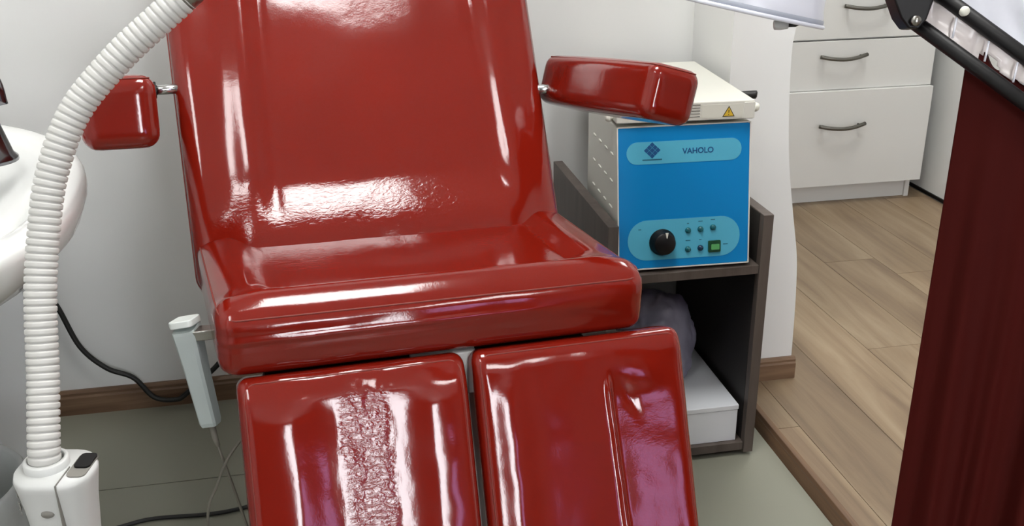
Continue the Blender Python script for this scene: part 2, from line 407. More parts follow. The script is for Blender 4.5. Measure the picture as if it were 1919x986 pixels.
def seam_loop(w, l, r, z, fn, X, inset, rad=.0012):
    path = [X @ fn(Vector((a, b, z))) for a, b in rrect(w-2*inset, l-2*inset, r, 8)]
    out = []
    for i, p in enumerate(path):
        q = path[(i+1) % len(path)]; n = max(1, int((q-p).length/.02))
        a, b = rrect(w-2*inset, l-2*inset, r, 8)[i], rrect(w-2*inset, l-2*inset, r, 8)[(i+1) % len(path)]
        for k in range(n):
            t = k/n; out.append(X @ fn(Vector((a[0]+(b[0]-a[0])*t, a[1]+(b[1]-a[1])*t, z))))
    return T(out, rad, 6, closed=True)
def edge_seam(w, l, h, r, fn, X, ang=45, rad=.0013):
    a = math.radians(ang); ins = r - r*math.cos(a); z = h/2 - r + r*math.sin(a)
    return seam_loop(w, l, r, z, fn, X, ins, rad)
obj('seat_piping', edge_seam(SW, SL, SH, .026, seat_fn, XS, 40), M['seam'], CH, True)
# backrest
BW, BL, BH = .63, .86, .085
BR = math.radians(34)
XB = U @ Matrix.Translation((-.007, .318, .055)) @ Matrix.Rotation(math.radians(90)-BR, 4, 'X') @ Matrix.Translation((0, BL/2-.06, -BH/2))
def back_fn(p):
    v = (p.y+BL/2-.06)/.5                    # 0 at the seat line, 1 about half a metre up
    wd = 1 + .035*v
    u = p.x/(BW/2); au = abs(u)
    f = sstep(-BH/2, BH/2, p.z)
    fade = sstep(.02, .30, v)
    cc = (.665 if u < 0 else .77)-.05*max(0, v)
    d = (.0088*gs(au, cc, .095 if au > cc else .05) - .002*gs(au, cc-.10, .03))*fade
    d += -.004*(1-min(1, au/.62)**2)*sstep(.1, .4, v)
    d += .016*(1-sstep(.03, .24, v))*(1-sstep(.66, .95, au))*(1 if v > 0 else 1)
    d += .0014*fbm(p.x, p.y, 3, 9) + .0008*fbm(p.x, p.y, 9, 22)*(1-sstep(.1, .3, v))
    q = Vector(p); q.z += d*f; q.x *= wd
    return q
obj('backrest', cushion(BW, BL, BH, .03, 140, 150, 10, back_fn, XB, lambda p: .55*sstep(0, .03, p.z)*gs((p.y+BL/2-.06), .06, .05)*(1-sstep(.15, .3, abs(p.x+.06)))), LE, CH, True)
obj('backrest_piping', edge_seam(BW, BL, BH, .03, back_fn, XB, 5), M['seam'], CH, True)
# leg rests
PR = math.radians(23)
PL_, PH = .44, .07
def pad(xc, wdt, zoff, prof, crk, nm):
    Xp = U @ Matrix.Translation((xc, -.019, zoff)) @ Matrix.Rotation(math.radians(90)-PR, 4, 'X') @ Matrix.Translation((0, -PL_/2, -PH/2))
    def fn(p):
        u, v = p.x/(wdt/2), (PL_/2-p.y)/PL_       # v: 0 top .. 1 bottom
        f = sstep(-PH/2, PH/2, p.z)
        q = Vector(p); q.z += f*prof(u, v, p)
        return q
    o = obj('leg_rest', cushion(wdt, PL_, PH, .017, 110, 120, 8, fn, Xp, lambda p: crk(p.x/(wdt/2), (PL_/2-p.y)/PL_)*sstep(0, .025, p.z)), LE, CH, True)
    obj('leg_rest_piping', edge_seam(wdt, PL_, PH, .017, fn, Xp, 62, .0011), M['seam'], o, True)
    return o
def left_prof(u, v, p):
    e = sstep(.03, .16, v)
    lobe = .0042*(gs(u, -.62, .25)+gs(u, .74, .25)) + .003*min(1, (u-.03)**2/.36)
    d = e*lobe
    d -= (.008-.002*math.cos(u*10.4))*(1-sstep(0, .09, v))
    d += .0006*fbm(p.x, p.y, 2, 22) + .0004*fbm(p.x*2, p.y, 7, 60)*gs(u, .06, .25)
    return d
def right_prof(u, v, p):
    e = sstep(.03, .2, v)
    d = e*(.0045*gs(u, -.70, .15) )
    cx = .22 + .10*v                                  # crease running down, right of it the skin is a loose flat facet
    c = sstep(cx-.03, cx+.03, u)*sstep(.10, .24, v)
    d += -.0106*c*max(0, 1-(u-cx)/(.88-cx)) + .0042*gs(u, cx-.015, .03)*sstep(.12, .2, v)
    d += .0030*math.exp(-((u-.62)/.20)**2-((v-.15)/.06)**2) - .0016*math.exp(-((u-.42-1.1*(v-.22))/.05)**2)*gs(v, .22, .06)
    d += .0004*gs(u, .84, .08)*e
    d -= .007*(1-sstep(0, .08, v))
    d += .0006*fbm(p.x, p.y, 4, 22)
    return d
pad(-.122, .318, .000, left_prof, lambda u, v: (1-sstep(.15, .26, abs(u-.04)))*sstep(.06, .1, v), 'left')
pad(.2125, .329, .000, right_prof, lambda u, v: .08*sstep(.2, .3, u)*(1-sstep(.7, .8, u)), 'right')
# arm rests
def arm(side, back, front, hw, hh, rod_to, rl=0):
    b_, f_ = Vector(back), Vector(front); ax_ = (f_-b_); ln = ax_.length
    X = U @ frame((b_+f_)/2, ax_, (1, 0, 0)) @ Matrix.Rotation(math.radians(rl), 4, 'Z')
    def fn(p):
        t = (p.z+ln/2)/ln            # 0 back .. 1 front
        k = 1.08 - .07*t if side == 'right' else .94 + .08*t
        q = Vector((p.x*k, p.y*k, p.z)); bul = 1 + .05*(1-(p.z/(ln/2))**2)
        q.y *= bul if abs(p.y) > 0 else 1
        return q
    o = obj('armrest', cushion(hw, hh, ln, .02, 20, 20, 40, fn, X), LE, CH, True)
    pth = [X @ fn(Vector((a, hh/2*s_ - .0044, b))) for s_ in (1,) for a, b in rrect(hw-.014, ln-.014, .012, 5)]
    obj('armrest_piping', T(pth, .0011, 6, closed=True), M['seam'], o, True)
    if rod_to:
        a, c = Vector(rod_to[0]), Vector(rod_to[1])
        r_ = obj('armrest_rod', T([U @ a, U @ (a+(c-a)*.5), U @ c], .0085, 14), M['steel'], CH, True)
        d = (U @ c - U @ a).normalized()
        bm = bmesh.new()
        for t, rr in ((.10, .017), (.2, .014)):
            lathe(bm, [(.004, -.004), (rr, -.004), (rr, .004), (.004, .004)], 6 if rr > .015 else 16, frame(U @ (a+(c-a)*t), d))
        obj('rod_nut', bm, M['black'], r_)
    return o
arm('right', (.374, .53, .262), (.383, .080, .332), .086, .084, ((.352, .475, .262), (.29, .482, .262)), -15)
arm('left', (-.402, .50, .256), (-.392, .085, .345), .094, .092, ((-.375, .492, .288), (-.30, .50, .288)))
# metal work under the upholstery
bm = bmesh.new()
box(bm, -.24, .26, .09, .40, -.06, -.012, U)
obj('seat_frame', bm, M['black'], CH, bevel=.003)
obj('hinge_plate', B(-.035, .062, .012, .03, -.085, -.016, X=U), M['plastic'], CH, bevel=.002)
for x in (-.255, .28): obj('hinge_pin', L([(.0045, -.009), (.0045, .009)], 10, U @ frame((x, .006, -.016), (1, 0, 0))), M['steel'], CH)
for x in (-.13, .19): obj('leg_rest_bracket', B(x-.07, x+.07, .085, .10, -.34, -.06, X=U), M['plastic'], CH, bevel=.002)
obj('lift_column', L([(.075, .07), (.075, .33), (.055, .331), (.055, .55)], 28, Matrix.Translation((.01, .24, 0))), M['plastic'], CH, True)
obj('chair_base', prism(bmesh.new(), rrect(.46, .62, .08), 0, .07, Matrix.Translation((.01, .26, 0))), M['plastic'], CH, bevel=.01)
obj('handset_bracket', B(-.335, -.285, .128, .150, -.006, .010, X=U), M['chrome'], CH, bevel=.002)

# ------------------------------------------------------------------ chair handset hanging on the bracket, with its cable
HS = thing('remote_handset', 'pale grey chair handset hanging on bracket beside the red seat', 'remote', (-.218, 1.405, 0))
a, b = Vector((0, .0, .612)), Vector((.021, -.032, .462))
X = frame((a+b)/2, a-b, (1, -.35, 0)); ln = (a-b).length
bm = bmesh.new(); rings = []
for t, wx, wy in ((-.5, .0115, .011), (-.46, .013, .013), (.1, .015, .015), (.3, .0165, .016), (.47, .0175, .018), (.5, .0175, .018)):
    rings.append([bm.verts.new(X @ Vector((sx*wx*c, sy*wy*c2, t*ln + (.006*sy if t > .45 else 0)))) for sx, sy, c, c2 in ((-1, -1, 1, .75), (-.75, -1, 1, 1), (.75, -1, 1, 1), (1, -1, 1, .75), (1, 1, 1, .75), (.75, 1, 1, 1), (-.75, 1, 1, 1), (-1, 1, 1, .75))])
for A, C_ in zip(rings, rings[1:]):
    for q in range(8): bm.faces.new((A[q], A[(q+1) % 8], C_[(q+1) % 8], C_[q]))
bm.faces.new(rings[0][::-1]); bm.faces.new(rings[-1])
obj('handset_body', bm, M['handset'], HS)
bm = bmesh.new(); prism(bm, rrect(.037, .038, .008, 3), ln/2+.001, ln/2+.012, X)
obj('handset_cap', bm, M['handset_top'], HS, bevel=.002)
p0 = X @ Vector((0, 0, -ln/2))
pth = smooth_path([p0, p0+Vector((.006, -.008, -.03)), p0+Vector((.022, -.02, -.10)), p0+Vector((.045, -.04, -.20)), p0+Vector((.07, .0, -.34)), p0+Vector((.10, .10, -.43)), p0+Vector((.03, .16, -.452)),
                   p0+Vector((-.03, .06, -.40)), p0+Vector((-.022, -.02, -.16)), p0+Vector((.000, -.028, -.088)), p0+Vector((.03, -.03, -.03)), p0+Vector((.10, .02, .03)), p0+Vector((.15, .09, .08))], 8)
obj('handset_cord', T(pth, .0022, 8), M['cable'], HS, True)
obj('strain_relief', T([p0+Vector((-.0005, .002, .004)), p0+Vector((.004, -.006, -.022)), p0+Vector((.007, -.009, -.032))], lambda i, s: .0055-.0012*i, 10), M['cable'], HS, True)

# ------------------------------------------------------------------ side shelf, its contents and the apparatus on it
SX0, SX1, SY, SD = .535, .882, 1.795, .47
ST = .022
SF = thing('side_shelf', 'low open side shelf of grey-brown board against white dividing wall', 'shelf', ((SX0+SX1)/2, SY+SD/2, 0))
hw = (SX1-SX0)/2
for s in (-1, 1):
    xo = s*hw; xi = s*(hw-ST)
    o = obj('side_panel', B(min(xo, xi), max(xo, xi), -SD/2, SD/2, .009, .566), M['ashwood'], SF, bevel=.0012)
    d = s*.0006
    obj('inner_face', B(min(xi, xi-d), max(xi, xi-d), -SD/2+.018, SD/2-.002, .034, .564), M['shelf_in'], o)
for a_ in (-1, 1):
    for b_ in (-1, 1): obj('glide', L([(.008, 0), (.008, .0092)], 12, Matrix.Translation((a_*(hw-.011), b_*(SD/2-.04), 0))), M['rubber'], SF)
MIDZ = .457
obj('shelf_board', B(-hw+ST+.0008, hw-ST-.0008, -SD/2+.002, SD/2, MIDZ-.019, MIDZ), M['ashwood'], SF, bevel=.001)
obj('bottom_board', B(-hw+ST+.0008, hw-ST-.0008, -SD/2+.004, SD/2, .014, .034), M['ashwood'], SF, bevel=.001)
# sterilizer
SZ = thing('dry_heat_sterilizer', 'cream metal sterilizer with bright blue control panel standing on side shelf', 'sterilizer', (.700, 1.806, MIDZ+.006), math.radians(-2.2))
W2, HT, LEAN, DP = .137, .286, .046, .29
obj('body', prism(bmesh.new(), [(.004, 0), (LEAN+.004, HT), (DP, HT), (DP, 0)], -W2, W2, Matrix(((0, 0, 1, 0), (1, 0, 0, 0), (0, 1, 0, 0), (0, 0, 0, 1)))), M['cream'], SZ, bevel=.003)
XF = Matrix.Translation((0, 0, 0)) @ frame((0, .0035, 0), (0, -HT, LEAN), (1, 0, 0))     # panel frame: x right, y up the slope, z outward
PHh = math.hypot(HT, LEAN)
obj('door_panel', prism(bmesh.new(), rrect(2*W2-.004, PHh-.006, .004, 3), 0, .004, XF @ Matrix.Translation((0, PHh/2, 0))), M['blue'], SZ, bevel=.0008)
fr_bm = bmesh.new()
for s in (-1, 1): box(fr_bm, s*(W2-.001)-.0012, s*(W2-.001)+.0012, .001, PHh-.001, 0, .005, XF)
box(fr_bm, -W2+.0015, W2-.0015, .0005, .0028, 0, .005, XF); box(fr_bm, -W2+.0015, W2-.0015, PHh-.0028, PHh-.0005, 0, .005, XF)
obj('panel_rim', fr_bm, M['cream'], SZ)
def pxy(x, y): return x, y
def onp(cx, cy, z=0): return XF @ Matrix.Translation((cx, cy, .004+z))
obj('name_plate', prism(bmesh.new(), rrect(.236, .044, .0215, 8), 0, .0006, onp(.0, .236)), M['lightblue'], SZ)
cp = obj('control_plate', prism(bmesh.new(), rrect(.234, .082, .040, 8), 0, .0006, onp(.0, .060)), M['lightblue'], SZ)
bm = bmesh.new()
for i in range(-1, 2):
    for j in range(-1, 2):
        r_ = .0052; cx, cy = (i-j)*.0058, (i+j)*.0055
        prism(bm, [(cx+r_, cy), (cx, cy+r_), (cx-r_, cy), (cx, cy-r_)], 0, .0003, onp(-.066, .241, .0006))
obj('emblem', bm, M['inkblue'], SZ)
obj('emblem_strip', B(-.020, .020, -.0012, .0012, 0, .0003, X=onp(-.066, .2225, .0006)), M['ink'], SZ)
text_mesh('lettering', 'VAHOLO', .0155, onp(.028, .236, .0009), M['inkblue'], SZ, bold=.0003)
kn = obj('control_knob', L([(.0, 0), (.027, 0), (.027, .003), (.024, .006), (.0225, .020), (.0195, .023), (0, .024)], 28, onp(-.046, .055, .0006)), M['black'], SZ, True)
obj('knob_mark', prism(bmesh.new(), [(-.003, .023), (.003, .023), (.0008, .012), (-.0008, .012)], .0225, .0248, onp(-.043, .055, .0006)), M['label'], kn)
for cx, cy, m in ((.008, .076, 'teal'), (.034, .077, 'teal'), (.060, .079, 'teal'), (.008, .037, 'teal'), (.034, .038, 'darkblue')):
    obj('indicator_lamp', L([(.0, 0), (.0062, 0), (.0058, .003), (.003, .0048), (0, .0052)], 14, onp(cx, cy, .0006)), M[m], SZ, True)
bm = bmesh.new()
for cx, cy, ww in ((.008, .090, .004), (.034, .093, .009), (.060, .095, .009), (.008, .055, .010), (.034, .055, .005), (.087, .043, .010), (-.092, .083, .006)):
    box(bm, -ww/2, ww/2, -.0008, .0008, 0, .0003, onp(cx, cy, .0006))
obj('caption_marks', bm, M['ink'], SZ)['kind'] = 'stuff'
sw = obj('power_switch', prism(bmesh.new(), rrect(.026, .024, .002, 2), 0, .004, onp(.063, .040, .0006)), M['green'], SZ, bevel=.0008)
obj('switch_rocker', prism(bmesh.new(), rrect(.017, .011, .001, 2), 0, .006, onp(.064, .039, .0006)), M['greenlight'], sw)
for i in range(4):
    for j in range(4):
        yy, zz = .075+.05*i, .06+.055*j
        obj('vent_louvre', L([(.0, 0), (.0045, 0), (.0036, .0014), (0, .002)], 10, frame((-W2-.0002, yy, zz), (-1, 0, 0), (0, 0, 1)) @ Matrix.Diagonal((.7, 3.0, 1, 1))), M['cream'], SZ, True)
for s in (-1, 1):
    for yy in (.03, .26): obj('foot', L([(.012, -.006), (.012, 0.001)], 14, Matrix.Translation((s*.11, yy, 0))), M['rubber'], SZ)
# flat lid unit resting on it
LD = thing('sealing_unit', 'flat white metal unit with yellow warning triangle lying on blue sterilizer', 'appliance', (.700, 1.842, MIDZ+.006+HT), math.radians(-3.6))
LW, LDp, LZ0, LZ1 = .1385, .40, .008, .046
obj('housing', B(-LW, LW, 0, LDp, LZ0, LZ1), M['cream'], LD, bevel=.003)
for x in (-.11, .11):
    for y in (.05, .235): obj('foot', L([(.009, 0), (.009, LZ0+.001)], 12, Matrix.Translation((x, y, 0))), M['rubber'], LD)
obj('end_cap', B(LW-.022, LW+.0005, -.0015, .03, LZ0+.0015, LZ1-.004), M['cream'], LD, bevel=.001)
st = obj('sticker', B(.031, LW-.024, -.0006, .001, LZ0+.005, LZ1-.007), M['label'], LD)
cx, cz = .086, LZ0+.0065
XT = frame((cx, -.0006, cz), (0, -1, 0), (1, 0, 0))
obj('warning_border', prism(bmesh.new(), [(-.0125, 0), (.0125, 0), (0, .0215)], 0, .0004, XT), M['darkline'], st)
obj('warning_triangle', prism(bmesh.new(), [(-.0100, .0015), (.0100, .0015), (0, .0188)], 0, .0007, XT), M['yellow'], st)
bm = bmesh.new(); prism(bm, [(-.0005, .0075), (.0005, .0075), (.0009, .0135), (-.0009, .0135)], 0, .001, XT); prism(bm, [(-.0008, .0035), (.0008, .0035), (.0008, .005), (-.0008, .005)], 0, .001, XT)
obj('warning_mark', bm, M['darkline'], st)
for k in range(5): obj('vent_slot', B(-.05, .028, -.0008, .001, LZ0+.008+k*.0058, LZ0+.0095+k*.0058), M['grey_line'], LD)
hd = obj('lever_handle', T(smooth_path([(LW-.02, .085, LZ1-.012), (LW+.005, .075, LZ1-.008), (LW+.024, .068, LZ1-.006), (LW+.028, .066, LZ1-.006)], 5), lambda i, s: .0085 if i < 13 else .006, 14), M['rubber'], LD, True)
obj('side_knob', L([(0, 0), (.003, 0), (.003, .006), (.0085, .008), (.0095, .014), (.007, .019), (0, .0205)], 18, frame((LW, .03, LZ0+.016), (1, 0, 0))), M['label'], LD, True)
obj('side_knob', L([(0, 0), (.003, 0), (.003, .003), (.0075, .005), (.0085, .010), (.006, .014), (0, .015)], 18, frame((-LW, .03, LZ0+.006), (-1, 0, 0))), M['label'], LD, True)
# white box and bag on the lower board
tb = thing('storage_box', 'plain white cardboard box lying on bottom board of side shelf', 'box', (.718, 1.96, .034))
obj('carton', B(-.128, .128, -.15, .16, 0, .078), M['whitebox'], tb, bevel=.0015)
obj('carton_lid', B(-.1295, .1295, -.1515, .1615, .0785, .09), M['whitebox'], tb, bevel=.0015)
bm = bmesh.new(); bmesh.ops.create_icosphere(bm, subdivisions=5, radius=1)
for v in bm.verts:
    p = v.co.copy(); n = p.normalized()
    k = 1 + .14*noise.noise(n*2.1+Vector((3, 1, 0))) + .10*abs(noise.noise(n*4.2)) - .05*abs(noise.noise(n*9))
    v.co = Vector((n.x*.098*k, n.y*.09*k, max(-.058, n.z*.125*k+.02)))
o = obj('plastic_bag', bm, M['bag'], smooth=True, loc=(.705, 2.0, .034+.09+.0585))
tag(o, 'crumpled grey lavender plastic bag on top of white box inside shelf', 'bag')

# ------------------------------------------------------------------ white drawer cabinet in the hall
CY = 3.27
CB = thing('drawer_cabinet', 'white drawer cabinet with metal bar handles standing on laminate floor', 'cabinet', (1.86, CY, STEP))
c0, c1 = 1.56-1.86, 2.166-1.86
obj('carcass', B(c0+.003, c1-.004, .024, .50, .075, .90), M['cab'], CB, bevel=.001)
obj('plinth', B(c0+.01, c1-.012, .035, .46, 0, .0745), M['cab'], CB, bevel=.001)
obj('plinth_end', B(c1-.030, c1-.0125, .026, .034, 0, .0745), M['cab'], CB)
obj('cabinet_top', B(c0, c1, -.005, .50, .9005, .925), M['white'], CB, bevel=.002)
def handle(X, parent):
    bm = bmesh.new()
    tube(bm, smooth_path([(-.088, -.016, .004), (-.045, -.027, -.003), (0, -.030, -.006), (.045, -.027, -.002), (.088, -.016, .006)], 6), .0068, 10)
    for x in (-.07, .07): lathe(bm, [(.0045, 0), (.0045, .019)], 10, frame((x, 0, 0), (0, -1, 0)))
    for v in bm.verts: v.co = X @ v.co
    obj('handle', bm, M['handle'], parent, True)
for (z0, z1, pr, hx, hz) in ((.076, .4268, -.018, -.042, .302), (.428, .600, 0, -.055, .545), (.606, .897, 0, .015, .716)):
    d = obj('drawer', B(c0, c1-(0 if pr else .002), pr, .022, z0, z1), M['cab'], CB, bevel=.0015)
    handle(Matrix.Translation((hx, pr, hz)), d)

# ------------------------------------------------------------------ washbasin on its cupboard
WB = thing('washbasin', 'white ceramic washbasin mounted on left wall above white cupboard', 'sink', (-.745, 1.43, 0))
prof = [(.30, .63), (.62, .665), (.86, .71), (.975, .755), (1.0, .780), (1.0, .792), (.99, .799), (.97, .802), (.90, .800), (.865, .795), (.82, .775), (.72, .735), (.5, .70), (.2, .688), (.0001, .687)]
bm = bmesh.new(); rings = []
for s, z in prof:
    ring = []
    for q in range(64):
        t = 2*math.pi*q/64; e = 2/2.0
        x = .40*math.copysign(abs(math.cos(t))**e, math.cos(t)); y = (.58 if math.sin(t) > 0 else .38)*math.copysign(abs(math.sin(t))**e, math.sin(t))
        ring.append(bm.verts.new((max(-.2535, x*s), y*s, z)))
    rings.append(ring)
for A, C_ in zip(rings, rings[1:]):
    for q in range(64): bm.faces.new((A[q], A[(q+1) % 64], C_[(q+1) % 64], C_[q]))
bm.faces.new(rings[0][::-1]); bm.faces.new(rings[-1])
obj('basin', bm, M['ceramic'], WB, True)
VC = thing('basin_cupboard', 'white floor cupboard standing under the washbasin', 'cabinet', (-.8, 1.98, 0))
obj('carcass', B(-.198, .135, -.11, .2, 0, .62), mat('cupboard_white', rgb(232, 236, 238), .3), VC, bevel=.002)
obj('door', B(-.195, .132, -.128, -.112, .05, .615), mat('cupboard_white', rgb(232, 236, 238), .3), VC, bevel=.002)
FT = thing('faucet', 'dark chrome mixer tap rising from the washbasin rim', 'faucet', (-.520, 1.69, .800))
dk = mat('dark_chrome', rgb(125, 125, 128), .15, metal=1)
obj('tap_body', L([(.040, 0), (.040, .006), (.034, .012), (.022, .06), (.020, .085), (0, .09)], 24), dk, FT, True)
obj('spout', T(smooth_path([(0, 0, .08), (-.012, 0, .125), (.004, -.01, .152), (.032, -.02, .135), (.038, -.022, .095)], 6), .009, 14), dk, FT, True)
obj('tap_lever', T([Vector((-.005, .005, .088)), Vector((-.03, .04, .115)), Vector((-.05, .07, .125))], .006, 10), dk, FT, True)

# lined waste bin below the basin
WBn = thing('waste_bin', 'waste bin lined with grey crumpled plastic below the washbasin', 'bin', (-.70, 1.60, 0))
def bagring(r, z, ph, amp):
    return [Vector(((r+amp*noise.noise(Vector((math.cos(q*math.pi/24)*3, math.sin(q*math.pi/24)*3, z*22+ph))))*math.cos(q*math.pi/24),
                    (r+amp*noise.noise(Vector((math.cos(q*math.pi/24)*3, math.sin(q*math.pi/24)*3, z*22+ph))))*math.sin(q*math.pi/24), z)) for q in range(48)]
bm = bmesh.new(); rings = []
for r, z, am in ((.115, .012, .004), (.125, .06, .012), (.135, .12, .018), (.14, .18, .018), (.145, .23, .014), (.150, .262, .006), (.146, .270, .004), (.138, .262, .004), (.128, .2, .012), (.115, .08, .01), (.10, .03, .004)):
    rings.append([bm.verts.new(p) for p in bagring(r, z, 0, am)])
for A, C_ in zip(rings, rings[1:]):
    for q in range(48): bm.faces.new((A[q], A[(q+1) % 48], C_[(q+1) % 48], C_[q]))
bm.faces.new(rings[-1])
obj('bin_liner', bm, M['liner'], WBn, True)
obj('bin_bottom', L([(.09, 0), (.112, 0), (.112, .010), (.09, .010)], 40), M['plastic'], WBn)

# ------------------------------------------------------------------ dust extractor with corrugated hose
DX = thing('dust_extractor', 'white floor unit with ribbed flexible hose rising in front of washbasin', 'extractor', (-.318, 1.03, 0))
def rr_loft(secs, X=Matrix.Identity(4), cap=True):
    bm = bmesh.new(); rings = []
    for cx, cy, ww, ll, rr_, z in secs:
        rings.append([bm.verts.new(X @ Vector((cx+a, cy+b, z))) for a, b in rrect(ww, ll, rr_, 6)])
    n = len(rings[0])
    for A, C_ in zip(rings, rings[1:]):
        for q in range(n): bm.faces.new((A[q], A[(q+1) % n], C_[(q+1) % n], C_[q]))
    if cap: bm.faces.new(rings[0][::-1]); bm.faces.new(rings[-1])
    return bm
YX = Matrix.Rotation(math.radians(-12), 4, 'Z')
hb = obj('holder_body', rr_loft([(.0, 0, .046, .05, .018, .40), (0, 0, .060, .060, .022, .52), (.0, 0, .074, .068, .028, .585), (0, 0, .084, .074, .032, .614), (0, 0, .086, .076, .033, .620), (0, 0, .083, .073, .032, .626)], YX), M['plastic'], DX, True)
obj('hose_collar', L([(.024, .0), (.024, .010), (.0195, .012), (.0195, .002)], 32, YX @ Matrix.Translation((-.011, .004, .624)), False), M['plastic'], DX, True)
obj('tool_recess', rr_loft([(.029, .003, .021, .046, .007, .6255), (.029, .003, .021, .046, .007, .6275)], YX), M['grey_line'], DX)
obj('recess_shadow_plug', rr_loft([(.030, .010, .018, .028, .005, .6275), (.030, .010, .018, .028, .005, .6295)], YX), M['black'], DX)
obj('shell_joint', B(.0155, .0165, -.0385, -.0, .53, .6275, X=YX), M['grey_line'], DX)
obj('oval_button', L([(0, -.001), (.0075, -.001), (.0065, .0012), (0, .0016)], 20, YX @ frame((.0, -.0352, .589), (0, -1, .12), (1, 0, 0)) @ Matrix.Diagonal((1, .62, 1, 1))), M['grey_line'], DX, True)
for z, a_, ww in ((.612, 205, .014), (.606, 210, .012), (.601, 200, .008), (.593, 214, .013), (.586, 200, .007), (.585, 216, .005)):
    t_ = math.radians(a_); h_ = .003 if z < .59 else .0012
    obj('print_mark', B(-ww/2, ww/2, -h_, h_, -.0004, .0004, X=YX @ frame((-.0105+.0302*math.cos(t_), -.0060+.0302*math.sin(t_), z-.001), (math.cos(t_), math.sin(t_), -.13), (-math.sin(t_), math.cos(t_), 0))), M['grey_line'], DX)
obj('stand_pole', L([(.019, .03), (.019, .405)], 24), M['plastic'], DX, True)
obj('stand_base', L([(.0, 0), (.12, 0), (.12, .012), (.10, .026), (.03, .034), (0, .034)], 40), M['plastic'], DX, True)
hp = [(-.329, 1.034, .624), (-.328, 1.040, .650), (-.324, 1.074, .721), (-.320, 1.104, .797), (-.312, 1.128, .857), (-.297, 1.152, .923), (-.266, 1.173, .988), (-.215, 1.186, 1.042), (-.165, 1.194, 1.083), (-.137, 1.197, 1.105)]
path = smooth_path([Vector(p)-Vector((-.318, 1.03, 0)) for p in hp], 40)
# resample evenly so that each rib has the same pitch
def resample(path, d):
    out = [path[0]]; acc = 0
    for a, b in zip(path, path[1:]):
        sg = (b-a).length; t = 0
        while acc + (sg-t) >= d:
            t += d-acc; acc = 0; out.append(a+(b-a)*(t/sg))
        acc += sg-t
    return out
PITCHR = .0082
hose = resample(path, PITCHR/8)
def rib(i, s):
    ph = (i % 8)/8
    return .0173 - .0028*(max(0, 1-min(ph, 1-ph)/.20))**1.3
obj('ribbed_hose', T(hose, rib, 28), M['hose'], DX, True)
e = hose[-1]; td = (hose[-1]-hose[-30]).normalized()
obj('hose_nozzle', L([(.0165, -.004), (.0165, .012), (.012, .016), (.012, .06), (.017, .064), (.017, .12), (.0, .122)], 24, frame(e, td)), M['chrome'], DX, True)

# ------------------------------------------------------------------ cables
pth = smooth_path([(-.70, 2.275, .40), (-.66, 2.278, .34), (-.63, 2.28, .296), (-.596, 2.28, .186), (-.546, 2.28, .124), (-.49, 2.28, .092), (-.449, 2.276, .036), (-.40, 2.272, .026), (-.374, 2.272, .039), (-.304, 2.274, .097), (-.27, 2.276, .13), (-.2, 2.28, .18)], 8)
tag(obj('power_cable', T(pth, .0062, 10), M['rubber'], smooth=True), 'thick black cable sagging along back wall in front of baseboard', 'cable')
pth = smooth_path([(-.62, 1.70, .0045), (-.53, 1.775, .0045), (-.451, 1.806, .0045), (-.396, 1.818, .0045), (-.301, 1.811, .0045), (-.238, 1.815, .0045), (-.15, 1.84, .0045), (-.05, 1.88, .0045)], 8)
tag(obj('floor_cable', T(pth, .0042, 8), M['rubber'], smooth=True), 'thin dark cable lying on the floor tiles left of chair', 'cable')

# ------------------------------------------------------------------ magnifier lamp on its jointed arm
A0, AD = Vector((.5763, .9241, 1.0945)), Vector((.1053, -.0533, -.0787))
B0 = Vector((.6225, .9195, 1.1052)); BD = Vector((.0630, -.0316, -.0470))*1.690
END = 3.75
LP = thing('magnifier_lamp', 'white lamp head on black parallel rod arm wrapped in clear plastic', 'lamp', (.985, .72, STEP))
O_ = Vector((.985, .72, STEP))
def w2l(p): return Vector(p)-O_
obj('lower_arm_rod', T([w2l(A0), w2l(A0+AD*2), w2l(A0+AD*END)], .0074, 16), M['black'], LP, True)
obj('upper_arm_rod', T([w2l(B0-BD*.35), w2l(B0+BD*2), w2l(B0+BD*(END-.35))], .0074, 16), M['black'], LP, True)
# elbow plate joining both rods and the neck
n_ = Vector((.174, .91, -.2)).normalized()
XE = frame((0, 0, 0), -n_, (1, 0, 0))
def on_plane(pts):      # points given in the arm plane
    return pts
bm = bmesh.new()
pl3 = [(.556, .944, 1.150), (.558, .9385, 1.118), (.567, .930, 1.093), (.574, .925, 1.083), (.583, .921, 1.083), (.590, .921, 1.092), (.598, .926, 1.110), (.606, .934, 1.128), (.610, .942, 1.150)]
fr_ = [bm.verts.new(w2l(Vector(p)-n_*.013)) for p in pl3]; bk = [bm.verts.new(w2l(Vector(p)+n_*.013)) for p in pl3]
bm.faces.new(fr_); bm.faces.new(bk[::-1])
for i in range(len(pl3)): bm.faces.new((fr_[i], fr_[(i+1) % 9], bk[(i+1) % 9], bk[i]))
eb = obj('elbow_bracket', bm, M['black'], LP, bevel=.002)
obj('bracket_screw', L([(0, .013), (.0052, .013), (.0048, .0155), (0, .0165)], 16, frame(w2l((.579, .923, 1.0905)), -n_)), M['chrome'], eb, True)
obj('rod_screw', L([(0, .0055), (.0052, .0055), (.0046, .009), (0, .010)], 16, frame(w2l(B0+BD*.05+Vector((.001, 0, -.002))), -n_)), M['label'], LP, True)
